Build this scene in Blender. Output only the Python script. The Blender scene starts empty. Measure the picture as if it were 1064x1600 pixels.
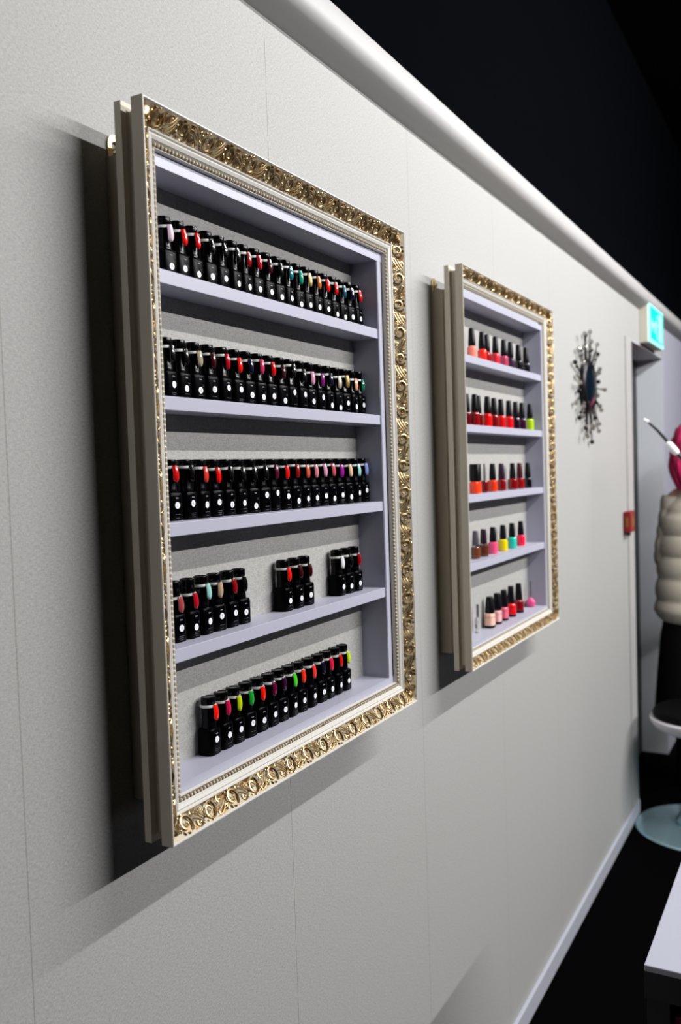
import bpy, bmesh, math, random
from mathutils import Vector, Matrix
random.seed(7)
S = bpy.context.scene
COL = S.collection
PI = math.pi

# ---------------------------------------------------------------- camera, world, lights, exposure
A_, B_, C_ = 0.50485001, -0.04603866, -0.03200369
F = Vector((math.cos(A_)*math.cos(B_), math.sin(A_)*math.cos(B_), math.sin(B_)))
r = Vector((math.sin(A_), -math.cos(A_), 0)); u = r.cross(F)
r2 = r*math.cos(C_) + u*math.sin(C_); u2 = -r*math.sin(C_) + u*math.cos(C_)
cd = bpy.data.cameras.new('camera'); cam = bpy.data.objects.new('camera', cd); COL.objects.link(cam)
cd.sensor_fit = 'VERTICAL'; cd.sensor_height = 36.0; cd.sensor_width = 36.0
cd.lens = 1380.0/1600*36.0
cd.clip_start = 0.02; cd.clip_end = 60
M = Matrix((r2, u2, -F)).transposed().to_4x4(); M.translation = Vector((0, -0.7182, 1.49))
cam.matrix_world = M
cd.dof.use_dof = True; cd.dof.focus_distance = 1.22; cd.dof.aperture_fstop = 5.0
S.camera = cam

w = bpy.data.worlds.new('world'); S.world = w; w.use_nodes = True
w.node_tree.nodes['Background'].inputs[0].default_value = (0.8, 0.85, 1.0, 1)
w.node_tree.nodes['Background'].inputs[1].default_value = 0.003

def line_light(name, x0, x1, y, z, watts, aim):
    l = bpy.data.lights.new(name, 'AREA'); l.shape = 'RECTANGLE'; l.size = x1-x0; l.size_y = 0.035
    l.energy = watts; l.color = (1.0, 0.985, 0.98)
    o = bpy.data.objects.new(name, l); COL.objects.link(o)
    o.location = ((x0+x1)/2, y, z)
    d = Vector((0, -y, aim-z)).normalized()
    zx = Vector((1, 0, 0)); zz = -d; yy = zz.cross(zx)
    m = Matrix((zx, yy, zz)).transposed().to_4x4(); m.translation = o.location
    o.matrix_world = m
line_light('near_strip_light', 0.92, 4.5, -1.63, 3.05, 82, 1.3)
line_light('far_strip_light', 0.92, 4.5, -3.2, 3.0, 130, 0.8)

S.view_settings.view_transform = 'Standard'; S.view_settings.look = 'None'
S.view_settings.gamma = 1.0; S.view_settings.use_curve_mapping = False
S.view_settings.exposure = 0.1

# ---------------------------------------------------------------- materials
def srgb(c):
    return tuple(((v/255)/12.92 if v/255 <= 0.04045 else ((v/255+0.055)/1.055)**2.4) for v in c)
def mat(name, rgb, rough=0.5, metal=0.0, emit=0, spec=0.5, coat=0, bump=0, bscale=200, var=0, trans=0, alpha=1, ior=1.45):
    m = bpy.data.materials.new(name); m.use_nodes = True
    nt = m.node_tree; b = nt.nodes['Principled BSDF']
    c = srgb(rgb) + (1,)
    b.inputs['Base Color'].default_value = c
    b.inputs['Roughness'].default_value = rough; b.inputs['Metallic'].default_value = metal
    b.inputs['Specular IOR Level'].default_value = spec
    b.inputs['Coat Weight'].default_value = coat; b.inputs['Coat Roughness'].default_value = 0.06
    b.inputs['Transmission Weight'].default_value = trans
    b.inputs['IOR'].default_value = ior
    if emit:
        b.inputs['Emission Color'].default_value = c; b.inputs['Emission Strength'].default_value = emit
    if bump or var:
        tc = nt.nodes.new('ShaderNodeTexCoord'); n = nt.nodes.new('ShaderNodeTexNoise')
        n.inputs['Scale'].default_value = bscale; n.inputs['Detail'].default_value = 3
        nt.links.new(tc.outputs['Object'], n.inputs['Vector'])
        if bump:
            bp = nt.nodes.new('ShaderNodeBump'); bp.inputs['Strength'].default_value = bump; bp.inputs['Distance'].default_value = 0.001
            nt.links.new(n.outputs['Fac'], bp.inputs['Height']); nt.links.new(bp.outputs['Normal'], b.inputs['Normal'])
        if var:
            mx = nt.nodes.new('ShaderNodeMix'); mx.data_type = 'RGBA'
            mx.inputs[6].default_value = tuple(v*(1-var) for v in c[:3])+(1,); mx.inputs[7].default_value = tuple(min(1, v*(1+var)) for v in c[:3])+(1,)
            nt.links.new(n.outputs['Fac'], mx.inputs[0]); nt.links.new(mx.outputs[2], b.inputs['Base Color'])
    return m

def wallpaper(name, rgb, seams=True, gloss=0.0):
    m = bpy.data.materials.new(name); m.use_nodes = True; nt = m.node_tree; N = nt.nodes; L = nt.links
    b = N['Principled BSDF']; b.inputs['Roughness'].default_value = 0.62; b.inputs['Specular IOR Level'].default_value = 0.3
    b.inputs['Coat Weight'].default_value = gloss; b.inputs['Coat Roughness'].default_value = 0.12
    tc = N.new('ShaderNodeTexCoord')
    mp = N.new('ShaderNodeMapping'); mp.inputs['Scale'].default_value = (180, 180, 900)
    L.new(tc.outputs['Object'], mp.inputs['Vector'])
    n1 = N.new('ShaderNodeTexNoise'); n1.inputs['Scale'].default_value = 1; n1.inputs['Detail'].default_value = 2
    L.new(mp.outputs['Vector'], n1.inputs['Vector'])
    mp2 = N.new('ShaderNodeMapping'); mp2.inputs['Scale'].default_value = (900, 180, 260)
    L.new(tc.outputs['Object'], mp2.inputs['Vector'])
    n2 = N.new('ShaderNodeTexNoise'); n2.inputs['Scale'].default_value = 1; n2.inputs['Detail'].default_value = 2
    L.new(mp2.outputs['Vector'], n2.inputs['Vector'])
    ad = N.new('ShaderNodeMath'); ad.operation = 'ADD'; L.new(n1.outputs['Fac'], ad.inputs[0]); L.new(n2.outputs['Fac'], ad.inputs[1])
    ramp = N.new('ShaderNodeMapRange'); ramp.inputs[1].default_value = 0.7; ramp.inputs[2].default_value = 1.3
    ramp.inputs[3].default_value = 0.80; ramp.inputs[4].default_value = 1.18
    L.new(ad.outputs[0], ramp.inputs[0])
    base = N.new('ShaderNodeRGB'); base.outputs[0].default_value = srgb(rgb)+(1,)
    vm = N.new('ShaderNodeVectorMath'); vm.operation = 'SCALE'
    L.new(base.outputs[0], vm.inputs[0]); L.new(ramp.outputs[0], vm.inputs['Scale'])
    last = vm.outputs[0]
    if seams:
        sp = N.new('ShaderNodeSeparateXYZ'); L.new(tc.outputs['Object'], sp.inputs[0])
        a = N.new('ShaderNodeMath'); a.operation = 'ADD'; a.inputs[1].default_value = -0.6137+5.008; L.new(sp.outputs[0], a.inputs[0])
        d = N.new('ShaderNodeMath'); d.operation = 'DIVIDE'; d.inputs[1].default_value = 0.5008; L.new(a.outputs[0], d.inputs[0])
        f = N.new('ShaderNodeMath'); f.operation = 'FRACT'; L.new(d.outputs[0], f.inputs[0])
        lt = N.new('ShaderNodeMath'); lt.operation = 'LESS_THAN'; lt.inputs[1].default_value = 0.0022; L.new(f.outputs[0], lt.inputs[0])
        mx = N.new('ShaderNodeMix'); mx.data_type = 'RGBA'
        fa = N.new('ShaderNodeMath'); fa.operation = 'MULTIPLY'; fa.inputs[1].default_value = 0.55; L.new(lt.outputs[0], fa.inputs[0])
        L.new(fa.outputs[0], mx.inputs[0]); L.new(last, mx.inputs[6]); mx.inputs[7].default_value = srgb((96, 88, 74))+(1,)
        last = mx.outputs[2]
    L.new(last, b.inputs['Base Color'])
    bp = N.new('ShaderNodeBump'); bp.inputs['Strength'].default_value = 0.35; bp.inputs['Distance'].default_value = 0.0008
    L.new(ad.outputs[0], bp.inputs['Height']); L.new(bp.outputs['Normal'], b.inputs['Normal'])
    return m

MT = {}
MT['wall'] = wallpaper('linen_wallpaper', (165, 165, 163))
MT['back'] = wallpaper('panel_wallpaper', (166, 165, 162), seams=False, gloss=0.15)
MT['white_wall'] = mat('painted_wall', (164, 164, 178), 0.6)
MT['jamb'] = mat('painted_jamb', (205, 210, 216), 0.5)
MT['crown'] = mat('painted_ledge', (172, 171, 170), 0.5)
MT['black_wall'] = mat('matt_black_paint', (3, 4, 6), 0.95, spec=0.01)
MT['black_ceiling'] = mat('matt_black_ceiling', (3, 3, 5), 0.95, spec=0.02)
MT['floor'] = mat('black_floor', (2, 2, 3), 0.8, spec=0.02)
MT['base'] = mat('white_baseboard', (176, 179, 190), 0.45)
MT['frame'] = mat('ivory_lacquer', (204, 201, 194), 0.35, spec=0.5)
MT['frame_side'] = mat('ivory_frame_side', (202, 193, 176), 0.5)
MT['carcass'] = mat('ivory_board', (174, 163, 144), 0.5)
MT['melamine'] = mat('cool_white_melamine', (172, 173, 189), 0.4)
MT['gold'] = mat('gilt', (186, 160, 116), 0.33, metal=1.0, var=0.3, bscale=260)
MT['pearl'] = mat('ivory_beads', (206, 196, 176), 0.3, var=0.1, bscale=300)
MT['brass'] = mat('brass_plate', (236, 212, 160), 0.3, metal=0.8)
MT['steel'] = mat('steel', (190, 190, 195), 0.25, metal=1)
MT['blk_glass'] = mat('black_lacquer_glass', (3, 3, 5), 0.25, spec=0.05)
MT['blk_cap'] = mat('black_cap_plastic', (4, 4, 6), 0.18, spec=0.2)
MT['ring'] = mat('white_plastic_ring', (225, 226, 222), 0.35)
MT['sticker'] = mat('white_sticker', (232, 234, 240), 0.6)
MT['print'] = mat('grey_print', (150, 152, 160), 0.6)
MT['print_dim'] = mat('dim_print', (72, 74, 84), 0.6)
MT['numeral'] = mat('dark_numeral', (40, 44, 60), 0.6)
def ground_mat():
    m = mat('cream_gilt_ground', (226, 214, 180), 0.4); nt = m.node_tree; N = nt.nodes; L = nt.links; b = N['Principled BSDF']
    tc = N.new('ShaderNodeTexCoord'); n = N.new('ShaderNodeTexNoise'); n.inputs['Scale'].default_value = 95; n.inputs['Detail'].default_value = 3
    L.new(tc.outputs['Object'], n.inputs['Vector'])
    cr = N.new('ShaderNodeMapRange'); cr.inputs[1].default_value = 0.50; cr.inputs[2].default_value = 0.66
    L.new(n.outputs['Fac'], cr.inputs[0])
    mx = N.new('ShaderNodeMix'); mx.data_type = 'RGBA'; mx.inputs[6].default_value = srgb((188, 178, 152))+(1,); mx.inputs[7].default_value = srgb((150, 108, 58))+(1,)
    L.new(cr.outputs[0], mx.inputs[0]); L.new(mx.outputs[2], b.inputs['Base Color'])
    me = N.new('ShaderNodeMath'); me.operation = 'MULTIPLY'; me.inputs[1].default_value = 0.5; L.new(cr.outputs[0], me.inputs[0]); L.new(me.outputs[0], b.inputs['Metallic'])
    return m
MT['ground'] = ground_mat(); MT['groove'] = mat('bead_groove', (96, 82, 58), 0.6)

# ---------------------------------------------------------------- mesh helpers
class MB:
    def __init__(s): s.v = []; s.f = []; s.sm = []; s.mi = []
    def add(s, vs, fs, smooth=False, mi=0):
        k = len(s.v); s.v += [tuple(p) for p in vs]
        for f in fs: s.f.append(tuple(i+k for i in f)); s.sm.append(smooth); s.mi.append(mi)
        return s
    def box(s, x0, x1, y0, y1, z0, z1, mi=0):
        vs = [(x, y, z) for x in (x0, x1) for y in (y0, y1) for z in (z0, z1)]
        return s.add(vs, [(0, 1, 3, 2), (4, 6, 7, 5), (0, 4, 5, 1), (2, 3, 7, 6), (0, 2, 6, 4), (1, 5, 7, 3)], mi=mi)
    def tube(s, pts, rad, n=6, closed=False, mi=0):
        pts = [Vector(p) for p in pts]; m = len(pts)
        if not isinstance(rad, (list, tuple)): rad = [rad]*m
        vs = []; up = None
        for i, p in enumerate(pts):
            if closed: t = pts[(i+1) % m]-pts[i-1]
            else: t = pts[min(i+1, m-1)]-pts[max(i-1, 0)]
            t = t.normalized() if t.length > 1e-9 else Vector((0, 0, 1))
            if up is None:
                up = Vector((0, 1, 0)) if abs(t.y) < 0.9 else Vector((1, 0, 0))
            a = (up - t*up.dot(t))
            a = a.normalized() if a.length > 1e-6 else t.orthogonal().normalized()
            b = t.cross(a); up = a
            for j in range(n):
                q = 2*PI*j/n; vs.append(p + (a*math.cos(q)+b*math.sin(q))*rad[i])
        fs = []
        for i in range(m if closed else m-1):
            i2 = (i+1) % m
            for j in range(n):
                fs.append((i*n+j, i*n+(j+1) % n, i2*n+(j+1) % n, i2*n+j))
        if not closed:
            fs.append(tuple(range(n-1, -1, -1))); fs.append(tuple((m-1)*n+j for j in range(n)))
        return s.add(vs, fs, True, mi)
    def lathe(s, prof, n=20, c=(0, 0, 0), sx=1, sy=1, power=2.0, mi=0, axis='z'):
        vs = []; m = len(prof)
        for (rr, z) in prof:
            for j in range(n):
                q = 2*PI*j/n; cx, cy = math.cos(q), math.sin(q)
                if power != 2.0:
                    k = (abs(cx)**power+abs(cy)**power)**(-1/power); cx *= k; cy *= k
                x, y = rr*cx*sx, rr*cy*sy
                if axis == 'z': vs.append((c[0]+x, c[1]+y, c[2]+z))
                elif axis == 'y': vs.append((c[0]+x, c[1]+z, c[2]+y))
                else: vs.append((c[0]+z, c[1]+x, c[2]+y))
        fs = []
        for i in range(m-1):
            for j in range(n):
                q = (i*n+j, i*n+(j+1) % n, (i+1)*n+(j+1) % n, (i+1)*n+j)
                fs.append(q)
        fs.append(tuple(range(n-1, -1, -1))); fs.append(tuple((m-1)*n+j for j in range(n)))
        return s.add(vs, fs, True, mi)
    def ball(s, c, rx, ry=None, rz=None, n=8, mi=0):
        ry = ry or rx; rz = rz or rx; k = max(4, n//2)
        prof = [(math.sin(PI*i/k), -math.cos(PI*i/k)) for i in range(k+1)]
        vs = []
        for (a, b) in prof:
            a = max(a, 1e-3)
            for j in range(n):
                q = 2*PI*j/n; vs.append((c[0]+rx*a*math.cos(q), c[1]+ry*a*math.sin(q), c[2]+rz*b))
        fs = [(i*n+j, i*n+(j+1) % n, (i+1)*n+(j+1) % n, (i+1)*n+j) for i in range(k) for j in range(n)]
        return s.add(vs, fs, True, mi)
    def xf(s, m, k0=0):
        for i in range(k0, len(s.v)): s.v[i] = tuple(m @ Vector(s.v[i]))
        return s
    def mesh(s, name, mats, angle=35):
        me = bpy.data.meshes.new(name); me.from_pydata(s.v, [], s.f)
        if not isinstance(mats, (list, tuple)): mats = [mats]
        for m in mats: me.materials.append(m)
        me.polygons.foreach_set('use_smooth', s.sm); me.polygons.foreach_set('material_index', s.mi)
        bm = bmesh.new(); bm.from_mesh(me); bmesh.ops.recalc_face_normals(bm, faces=bm.faces)
        for e in bm.edges:
            if len(e.link_faces) == 2 and e.calc_face_angle(0) > math.radians(angle): e.smooth = False
        bm.to_mesh(me); bm.free(); me.update()
        return me
def link(name, me, parent=None, loc=(0, 0, 0), rz=0):
    o = bpy.data.objects.new(name, me); COL.objects.link(o); o.location = loc; o.rotation_euler = (0, 0, rz)
    if parent: o.parent = parent
    return o
def obj(name, mb, mats, parent=None, loc=(0, 0, 0), bevel=0):
    o = link(name, mb.mesh(name, mats), parent, loc)
    if bevel:
        md = o.modifiers.new('bevel', 'BEVEL'); md.width = bevel; md.segments = 2; md.limit_method = 'ANGLE'
    return o
def tag(o, label=None, cat=None, group=None, kind=None):
    if label: o['label'] = label
    if cat: o['category'] = cat
    if group: o['group'] = group
    if kind: o['kind'] = kind
    return o
def thing(name, label, cat, loc=(0, 0, 0), group=None):
    o = bpy.data.objects.new(name, None); COL.objects.link(o); o.location = loc; o.empty_display_size = 0.02
    return tag(o, label, cat, group)
def copy_tree(o, parent=None):
    c = o.copy(); COL.objects.link(c); c.parent = parent
    for ch in o.children: copy_tree(ch, c)
    return c

# ---------------------------------------------------------------- the setting
DX0, DX1, DZ = 3.835, 4.668, 2.002      # doorway in the wall
CZ = 2.235
mb = MB(); mb.box(-1.2, DX0, 0, 0.2, 0, CZ); mb.box(DX0, DX1, 0, 0.2, DZ, CZ)
tag(obj('wall_left', mb, MT['wall']), kind='structure')
mb = MB(); mb.box(DX1, 9.0, 0, 0.2, 0, CZ)
mb.box(DX0, DX1, 0.16, 0.2, 0, DZ)
tag(obj('wall_far', mb, MT['white_wall']), kind='structure')
mb = MB(); mb.box(DX1-0.004, DX1, 0.0, 0.13, 0, DZ); mb.box(DX0, DX0+0.004, 0, 0.13, 0, DZ); mb.box(DX0, DX1, 0, 0.13, DZ-0.004, DZ)
tag(obj('trim_1', mb, MT['jamb']), kind='structure')
mb = MB(); mb.box(DX0-0.115, DX0, -0.006, 0.0, 0.0, DZ+0.0)
tag(obj('trim_2', mb, MT['crown']), kind='structure')
MT['door'] = mat('dark_door', (18, 20, 24), 0.5)
mb = MB(); mb.box(DX0+0.01, DX1-0.01, 0.125, 0.155, 0.005, DZ-0.01)
for zz in (0.15, 1.1): mb.box(DX0+0.12, DX1-0.12, 0.119, 0.126, zz, zz+0.75)
d = tag(obj('door_1', mb, MT['door']), kind='structure')
mb = MB(); mb.tube([(DX0+0.07, 0.125, 1.02), (DX0+0.07, 0.075, 1.02), (DX0+0.19, 0.07, 1.02)], 0.008, 8)
obj('door_handle', mb, MT['steel'], d)
mb = MB(); mb.box(-1.2, 9.0, 0.001, 0.2, CZ, 2.40); mb.box(-1.2, 9.0, 0.03, 0.2, 2.40, 3.3)
tag(obj('wall_upper', mb, MT['black_wall']), kind='structure')
mb = MB(); mb.box(-1.2, 9.0, -4.6, 0.2, 3.3, 3.4)
tag(obj('ceiling', mb, MT['black_ceiling']), kind='structure')
mb = MB(); mb.box(-1.2, 9.0, -4.6, 0.2, -0.1, 0)
tag(obj('floor', mb, MT['floor']), kind='structure')
mb = MB(); mb.box(9.0, 9.1, -4.6, 0.2, 0, 3.3)
tag(obj('wall_end', mb, MT['white_wall']), kind='structure')
# rounded ledge along the top of the pale wall
prof = [(0.0, 2.158), (-0.020, 2.1655), (-0.036, 2.173), (-0.0425, 2.178), (-0.0465, 2.185), (-0.048, 2.193), (-0.048, 2.205), (-0.0475, 2.215), (-0.0455, 2.221), (0.0, 2.235)]
vs = [(x, y, z) for x in (-1.2, 9.0) for (y, z) in prof]; n = len(prof)
mb = MB(); mb.add(vs, [(i, i+1, n+i+1, n+i) for i in range(n-1)] + [tuple(range(n)), tuple(range(2*n-1, n-1, -1))], True)
tag(obj('trim_3', mb, MT['crown']), kind='structure')
mb = MB(); mb.box(-1.2, DX0-0.002, -0.012, 0, 0.0, 0.058)
tag(obj('baseboard_left', mb, MT['base'], bevel=0.003), kind='structure')

# ---------------------------------------------------------------- display cases
def sweep_rect(mb, x0, x1, z0, z1, prof, mi=None, closed=False):
    """prof: list of (s inward, d from wall). corners mitred."""
    m = len(prof); vs = []
    for (s, dd) in prof:
        vs += [(x0+s, -dd, z0+s), (x1-s, -dd, z0+s), (x1-s, -dd, z1-s), (x0+s, -dd, z1-s)]
    rng = range(m) if closed else range(m-1)
    for i in rng:
        i2 = (i+1) % m
        fs = [(i*4+j, i*4+(j+1) % 4, i2*4+(j+1) % 4, i2*4+j) for j in range(4)]
        for f in fs: mb.f.append(tuple(len(mb.v)+q for q in f)); mb.sm.append(False); mb.mi.append(mi[i] if mi else 0)
    mb.v += vs

def scroll_unit():
    """one rococo volute with acanthus strands, in local (a along, b across, c outward), pitch about .047"""
    u_ = MB()
    def curl(c, R0, q0, turns, w0, w1, h0=0.0008, h1=0.0024, n_=30, seg_=5, pw=0.9, asp=1.0):
        pts = []; rad = []
        for i in range(n_+1):
            t = i/n_; q = q0+t*turns*2*PI; R_ = abs(R0)*(1-t)**pw+0.0004; sg = 1 if R0 > 0 else -1
            pts.append((c[0]+R_*math.cos(q), c[1]+sg*R_*math.sin(q)*asp, h0+(h1-h0)*t)); rad.append(w0*(1-t)+w1)
        u_.tube(pts, rad, seg_)
    def strand(p0, p1, p2, w_, h=0.0018, n_=10):
        pts = []; rad = []
        for i in range(n_+1):
            t = i/n_
            a = (1-t)**2*p0[0]+2*t*(1-t)*p1[0]+t*t*p2[0]; b = (1-t)**2*p0[1]+2*t*(1-t)*p1[1]+t*t*p2[1]
            pts.append((a, b, 0.0007+h*math.sin(PI*t))); rad.append(w_*math.sin(PI*(0.08+0.84*t))+0.00025)
        u_.tube(pts, rad, 5)
    curl((0, 0, 0), 0.0112, -0.9, 1.45, 0.0012, 0.0006, 0.0010, 0.0022, pw=0.8)
    curl((0, 0, 0), 0.0070, 2.0, 0.9, 0.0009, 0.0005, 0.0010, 0.0022, n_=18)
    u_.ball((0, 0, 0.0022), 0.0009, n=6)
    curl((0.0225, -0.0062, 0), -0.0046, 0.6, 1.4, 0.0007, 0.0005, n_=18)
    curl((0.0305, 0.0068, 0), 0.0036, 3.2, 1.3, 0.0007, 0.0005, n_=16)
    curl((0.0160, 0.0088, 0), -0.0028, 1.0, 1.2, 0.0006, 0.0004, n_=14)
    for k in range(3):
        y_ = 0.0108-0.0050*k
        strand((0.0095+0.0016*k, y_), (0.021, y_+0.0030-0.0012*k), (0.0345-0.002*k, -0.0108+0.0052*(2-k)*0.6), 0.0009)
    for q0 in (1.5, 2.1, 2.7, 3.3, 3.9, 4.5):
        R1, R2 = 0.0108, 0.0138
        strand((R1*math.cos(q0), R1*math.sin(q0)*.9), (R2*math.cos(q0+.12), max(-.0116, min(.0116, R2*math.sin(q0+.12)))), (R2*1.02*math.cos(q0+.38), max(-.0114, min(.0114, R2*math.sin(q0+.38)))), 0.0009, 0.0012, 6)
    for a, b in ((0.0135, -0.0102), (0.0175, -0.0108), (0.0270, -0.0102), (0.0345, 0.0022), (0.0255, 0.0108), (0.0205, 0.0112), (0.0180, 0.0005)):
        u_.ball((a, b, 0.0008), 0.0009, n=6)
    return u_
SCROLL = scroll_unit()
def add_scrolls(mb, P0, P1, across, outward, width, count, flip0=1, k=1.0):
    P0, P1 = Vector(P0), Vector(P1); L_ = (P1-P0).length; al = (P1-P0)/L_
    pitch = L_/count; sc = pitch/0.047; wb = width/0.0236
    for i in range(count):
        c = P0+al*(pitch*(i+0.32)); fl = 1 if i % 2 == 0 else -1
        k0 = len(mb.v)
        mb.add(SCROLL.v, SCROLL.f, True)
        for q in range(k0, len(mb.v)):
            a, b, e = mb.v[q]
            mb.v[q] = tuple(c + al*(a*sc) + Vector(across)*(b*wb*fl*flip0) + Vector(outward)*(e*k))

def display_case(name, label, X0, X1, Z0, Z1, bx0, bx1, bz0, bz1, shelves, ks, dy=0.0, box=(None,)*4):
    t = thing(name, label, 'display case', ((X0+X1)/2, 0, Z0))
    ox, oz = t.location.x, t.location.z
    def part(nm, mb, mats, parent=t, bevel=0):
        k = Vector((ox, 0, oz)) if parent is t else Vector((0, 0, 0))
        mb.v = [(v[0]-ox, v[1], v[2]-oz) for v in mb.v]
        return obj(nm, mb, mats, parent, bevel=bevel)
    BX0, BX1, BZ0, BZ1 = box
    # carcass: rear half and front half, hinge gap between them
    for nm, xa, xb in (('side_panel', BX0, bx0), ('side_panel', bx1, BX1)):
        m_ = MB(); m_.box(xa, xb, -0.0265, 0.0, BZ0, BZ1); m_.box(xa, xb, -0.056, -0.0285, BZ0, BZ1)
        m_.box(xa+0.002 if xa == BX0 else xa, xb if xa == BX0 else xb-0.002, -0.0285, -0.0265, BZ0+.002, BZ1-.002)
        part(nm, m_, [MT['carcass']])
        m_ = MB(); xi = bx0 if xa == BX0 else bx1; s_ = 1 if xa == BX0 else -1
        m_.box(min(xi, xi+s_*0.0012), max(xi, xi+s_*0.0012), -0.0562, -0.006, bz0, bz1)
        m_.box(min(xi, xi-s_*0.0125), max(xi, xi-s_*0.0125), -0.0572, -0.0560, bz0, bz1)
        part('side_liner', m_, MT['melamine'])
    m_ = MB(); m_.box(bx0, bx1, -0.056, 0, BZ0, bz0); m_.box(BX0, BX1, -0.0574, -0.0561, BZ0, bz0); part('bottom_panel', m_, MT['melamine'])
    m_ = MB(); m_.box(bx0, bx1, -0.056, 0, bz1, BZ1); m_.box(BX0, BX1, -0.0574, -0.0561, bz1, BZ1); part('top_panel', m_, MT['melamine'])
    m_ = MB(); m_.box(bx0, bx1, -0.0075, -0.0008, bz0, bz1); part('back_panel', m_, MT['back'])
    for z in shelves:
        m_ = MB(); m_.box(bx0+0.0012, bx1-0.0012, -0.055, -0.0075, z-0.016, z); part('shelf', m_, MT['melamine'], bevel=0.0006)
    # picture-frame moulding
    p = [(0.0, 0.044), (0.0, 0.0535), (0.008, 0.0535), (0.010, 0.0555), (0.010, 0.066), (0.0, 0.068),
         (0.0, 0.0828), (0.0008, 0.084), (0.0020, 0.084), (0.0026, 0.0832), (0.0032, 0.0822),
         (0.0080, 0.0770), (0.0150, 0.0718), (0.0220, 0.0685), (0.0275, 0.0670),
         (0.0280, 0.0690), (0.0292, 0.0700), (0.0306, 0.0696), (0.0316, 0.0684), (0.0324, 0.0676),
         (0.0335, 0.0680), (0.0348, 0.0686), (0.0392, 0.0668), (0.0404, 0.0650), (0.0412, 0.0642), (0.0472, 0.0630),
         (0.0486, 0.0638), (0.0495, 0.0590), (0.0495, 0.0580), (0.020, 0.0575), (0.012, 0.044)]
    mi = [0]*len(p)
    for i in range(10, 14): mi[i] = 1
    mi[24] = 2
    for i in list(range(0, 7))+list(range(28, len(p))): mi[i] = 3
    p = [(s*ks if s > 0.0101 else s, dd-dy) for s, dd in p]
    m_ = MB(); sweep_rect(m_, X0, X1, Z0, Z1, p, mi, closed=True)
    fr = part('frame', m_, [MT['frame'], MT['ground'], MT['groove'], MT['frame_side']])
    # gilt scrollwork lying on the sloping band
    s0, d0 = 0.0034*ks, 0.0812-dy; s1, d1 = 0.0270*ks, 0.0678-dy
    sm, dm = (s0+s1)/2, (d0+d1)/2-0.0003
    wd = math.hypot(s1-s0, d0-d1)
    ta = (s1-s0)/wd; tb = (d0-d1)/wd   # across = inward*ta + towards wall*tb ; outward = inward*tb + away*ta
    g = MB()
    nx = round((X1-X0-2*sm)/0.047); nz = round((Z1-Z0-2*sm)/0.047)
    e = sm+0.006
    add_scrolls(g, (X0+e, -dm, Z1-sm), (X1-e, -dm, Z1-sm), (0, tb, -ta), (0, -ta, -tb), wd, nx)
    add_scrolls(g, (X0+e, -dm, Z0+sm), (X1-e, -dm, Z0+sm), (0, tb, ta), (0, -ta, tb), wd, nx)
    add_scrolls(g, (X1-sm, -dm, Z1-e), (X1-sm, -dm, Z0+e), (-ta, tb, 0), (-tb, -ta, 0), wd, nz)
    add_scrolls(g, (X0+sm, -dm, Z1-e), (X0+sm, -dm, Z0+e), (ta, tb, 0), (tb, -ta, 0), wd, nz)
    for (cx, cz, sx, sz) in ((X0+sm, Z1-sm, 1, -1), (X1-sm, Z1-sm, -1, -1), (X0+sm, Z0+sm, 1, 1), (X1-sm, Z0+sm, -1, 1)):
        for q in range(5):      # corner leaf fan
            a = q/4*PI/2
            pts = [(cx-sx*0.004+sx*0.013*math.cos(a)*tt, -dm-0.0008-0.0022*math.sin(PI*tt), cz-sz*0.004+sz*0.013*math.sin(a)*tt) for tt in [i/6 for i in range(7)]]
            g.tube(pts, [0.0006+0.0016*math.sin(PI*(0.1+0.8*i/6)) for i in range(7)], 5)
    part_g = MB(); part_g.v, part_g.f, part_g.sm, part_g.mi = g.v, g.f, g.sm, g.mi
    part_g.v = [(v[0]-ox, v[1], v[2]-oz) for v in part_g.v]
    go = obj('gilt_scrollwork', part_g, MT['gold'], fr)
    # string of beads round the opening
    b_ = MB(); sb = 0.0443*ks; db = 0.0644-dy; st = 0.0062
    def beads(a, c, ax):
        n_ = int(abs(c-a[0 if ax == 'x' else 1])/st)
    def run(p0, p1):
        p0 = Vector(p0); p1 = Vector(p1); L_ = (p1-p0).length; n_ = int(L_/st)
        hor = abs((p1-p0).x) > 0.01
        for i in range(n_):
            c = p0+(p1-p0)*((i+0.5)/n_)
            b_.ball(c, 0.0019 if hor else 0.0026*ks, 0.0020, 0.0026*ks if hor else 0.0019, n=6)
    run((X0+sb, -db, Z1-sb), (X1-sb, -db, Z1-sb)); run((X0+sb, -db, Z0+sb), (X1-sb, -db, Z0+sb))
    run((X0+sb, -db, Z0+sb+.004), (X0+sb, -db, Z1-sb-.004)); run((X1-sb, -db, Z0+sb+.004), (X1-sb, -db, Z1-sb-.004))
    b_.v = [(v[0]-ox, v[1], v[2]-oz) for v in b_.v]
    obj('bead_molding', b_, MT['pearl'], fr)
    # brass hangers screwed to the carcass, hooked over a wall screw
    for hx in (BX0+0.013, BX1-0.013):
        h = MB(); y0, y1 = -0.0026, -0.0010
        out = [(-0.011, -0.012), (-0.011, 0.017)]
        out += [(0.011*math.cos(PI-PI*i/12), 0.017+0.011*math.sin(PI-PI*i/12)) for i in range(1, 12)] + [(0.011, 0.017), (0.011, -0.012)]
        inn = [(-0.0035, -0.012), (-0.0035, 0.006)] + [(0.0058*math.cos(PI-PI*i/12), 0.015+0.0058*math.sin(PI-PI*i/12)) for i in range(1, 12)] + [(0.0035, 0.006), (0.0035, -0.012)]
        n_ = len(out); inn = inn[:n_]
        while len(inn) < n_: inn.append(inn[-1])
        vs = [(hx+a, y, BZ1+b) for y in (y0, y1) for (a, b) in out] + [(hx+a, y, BZ1+b) for y in (y0, y1) for (a, b) in inn]
        fs = []
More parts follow.
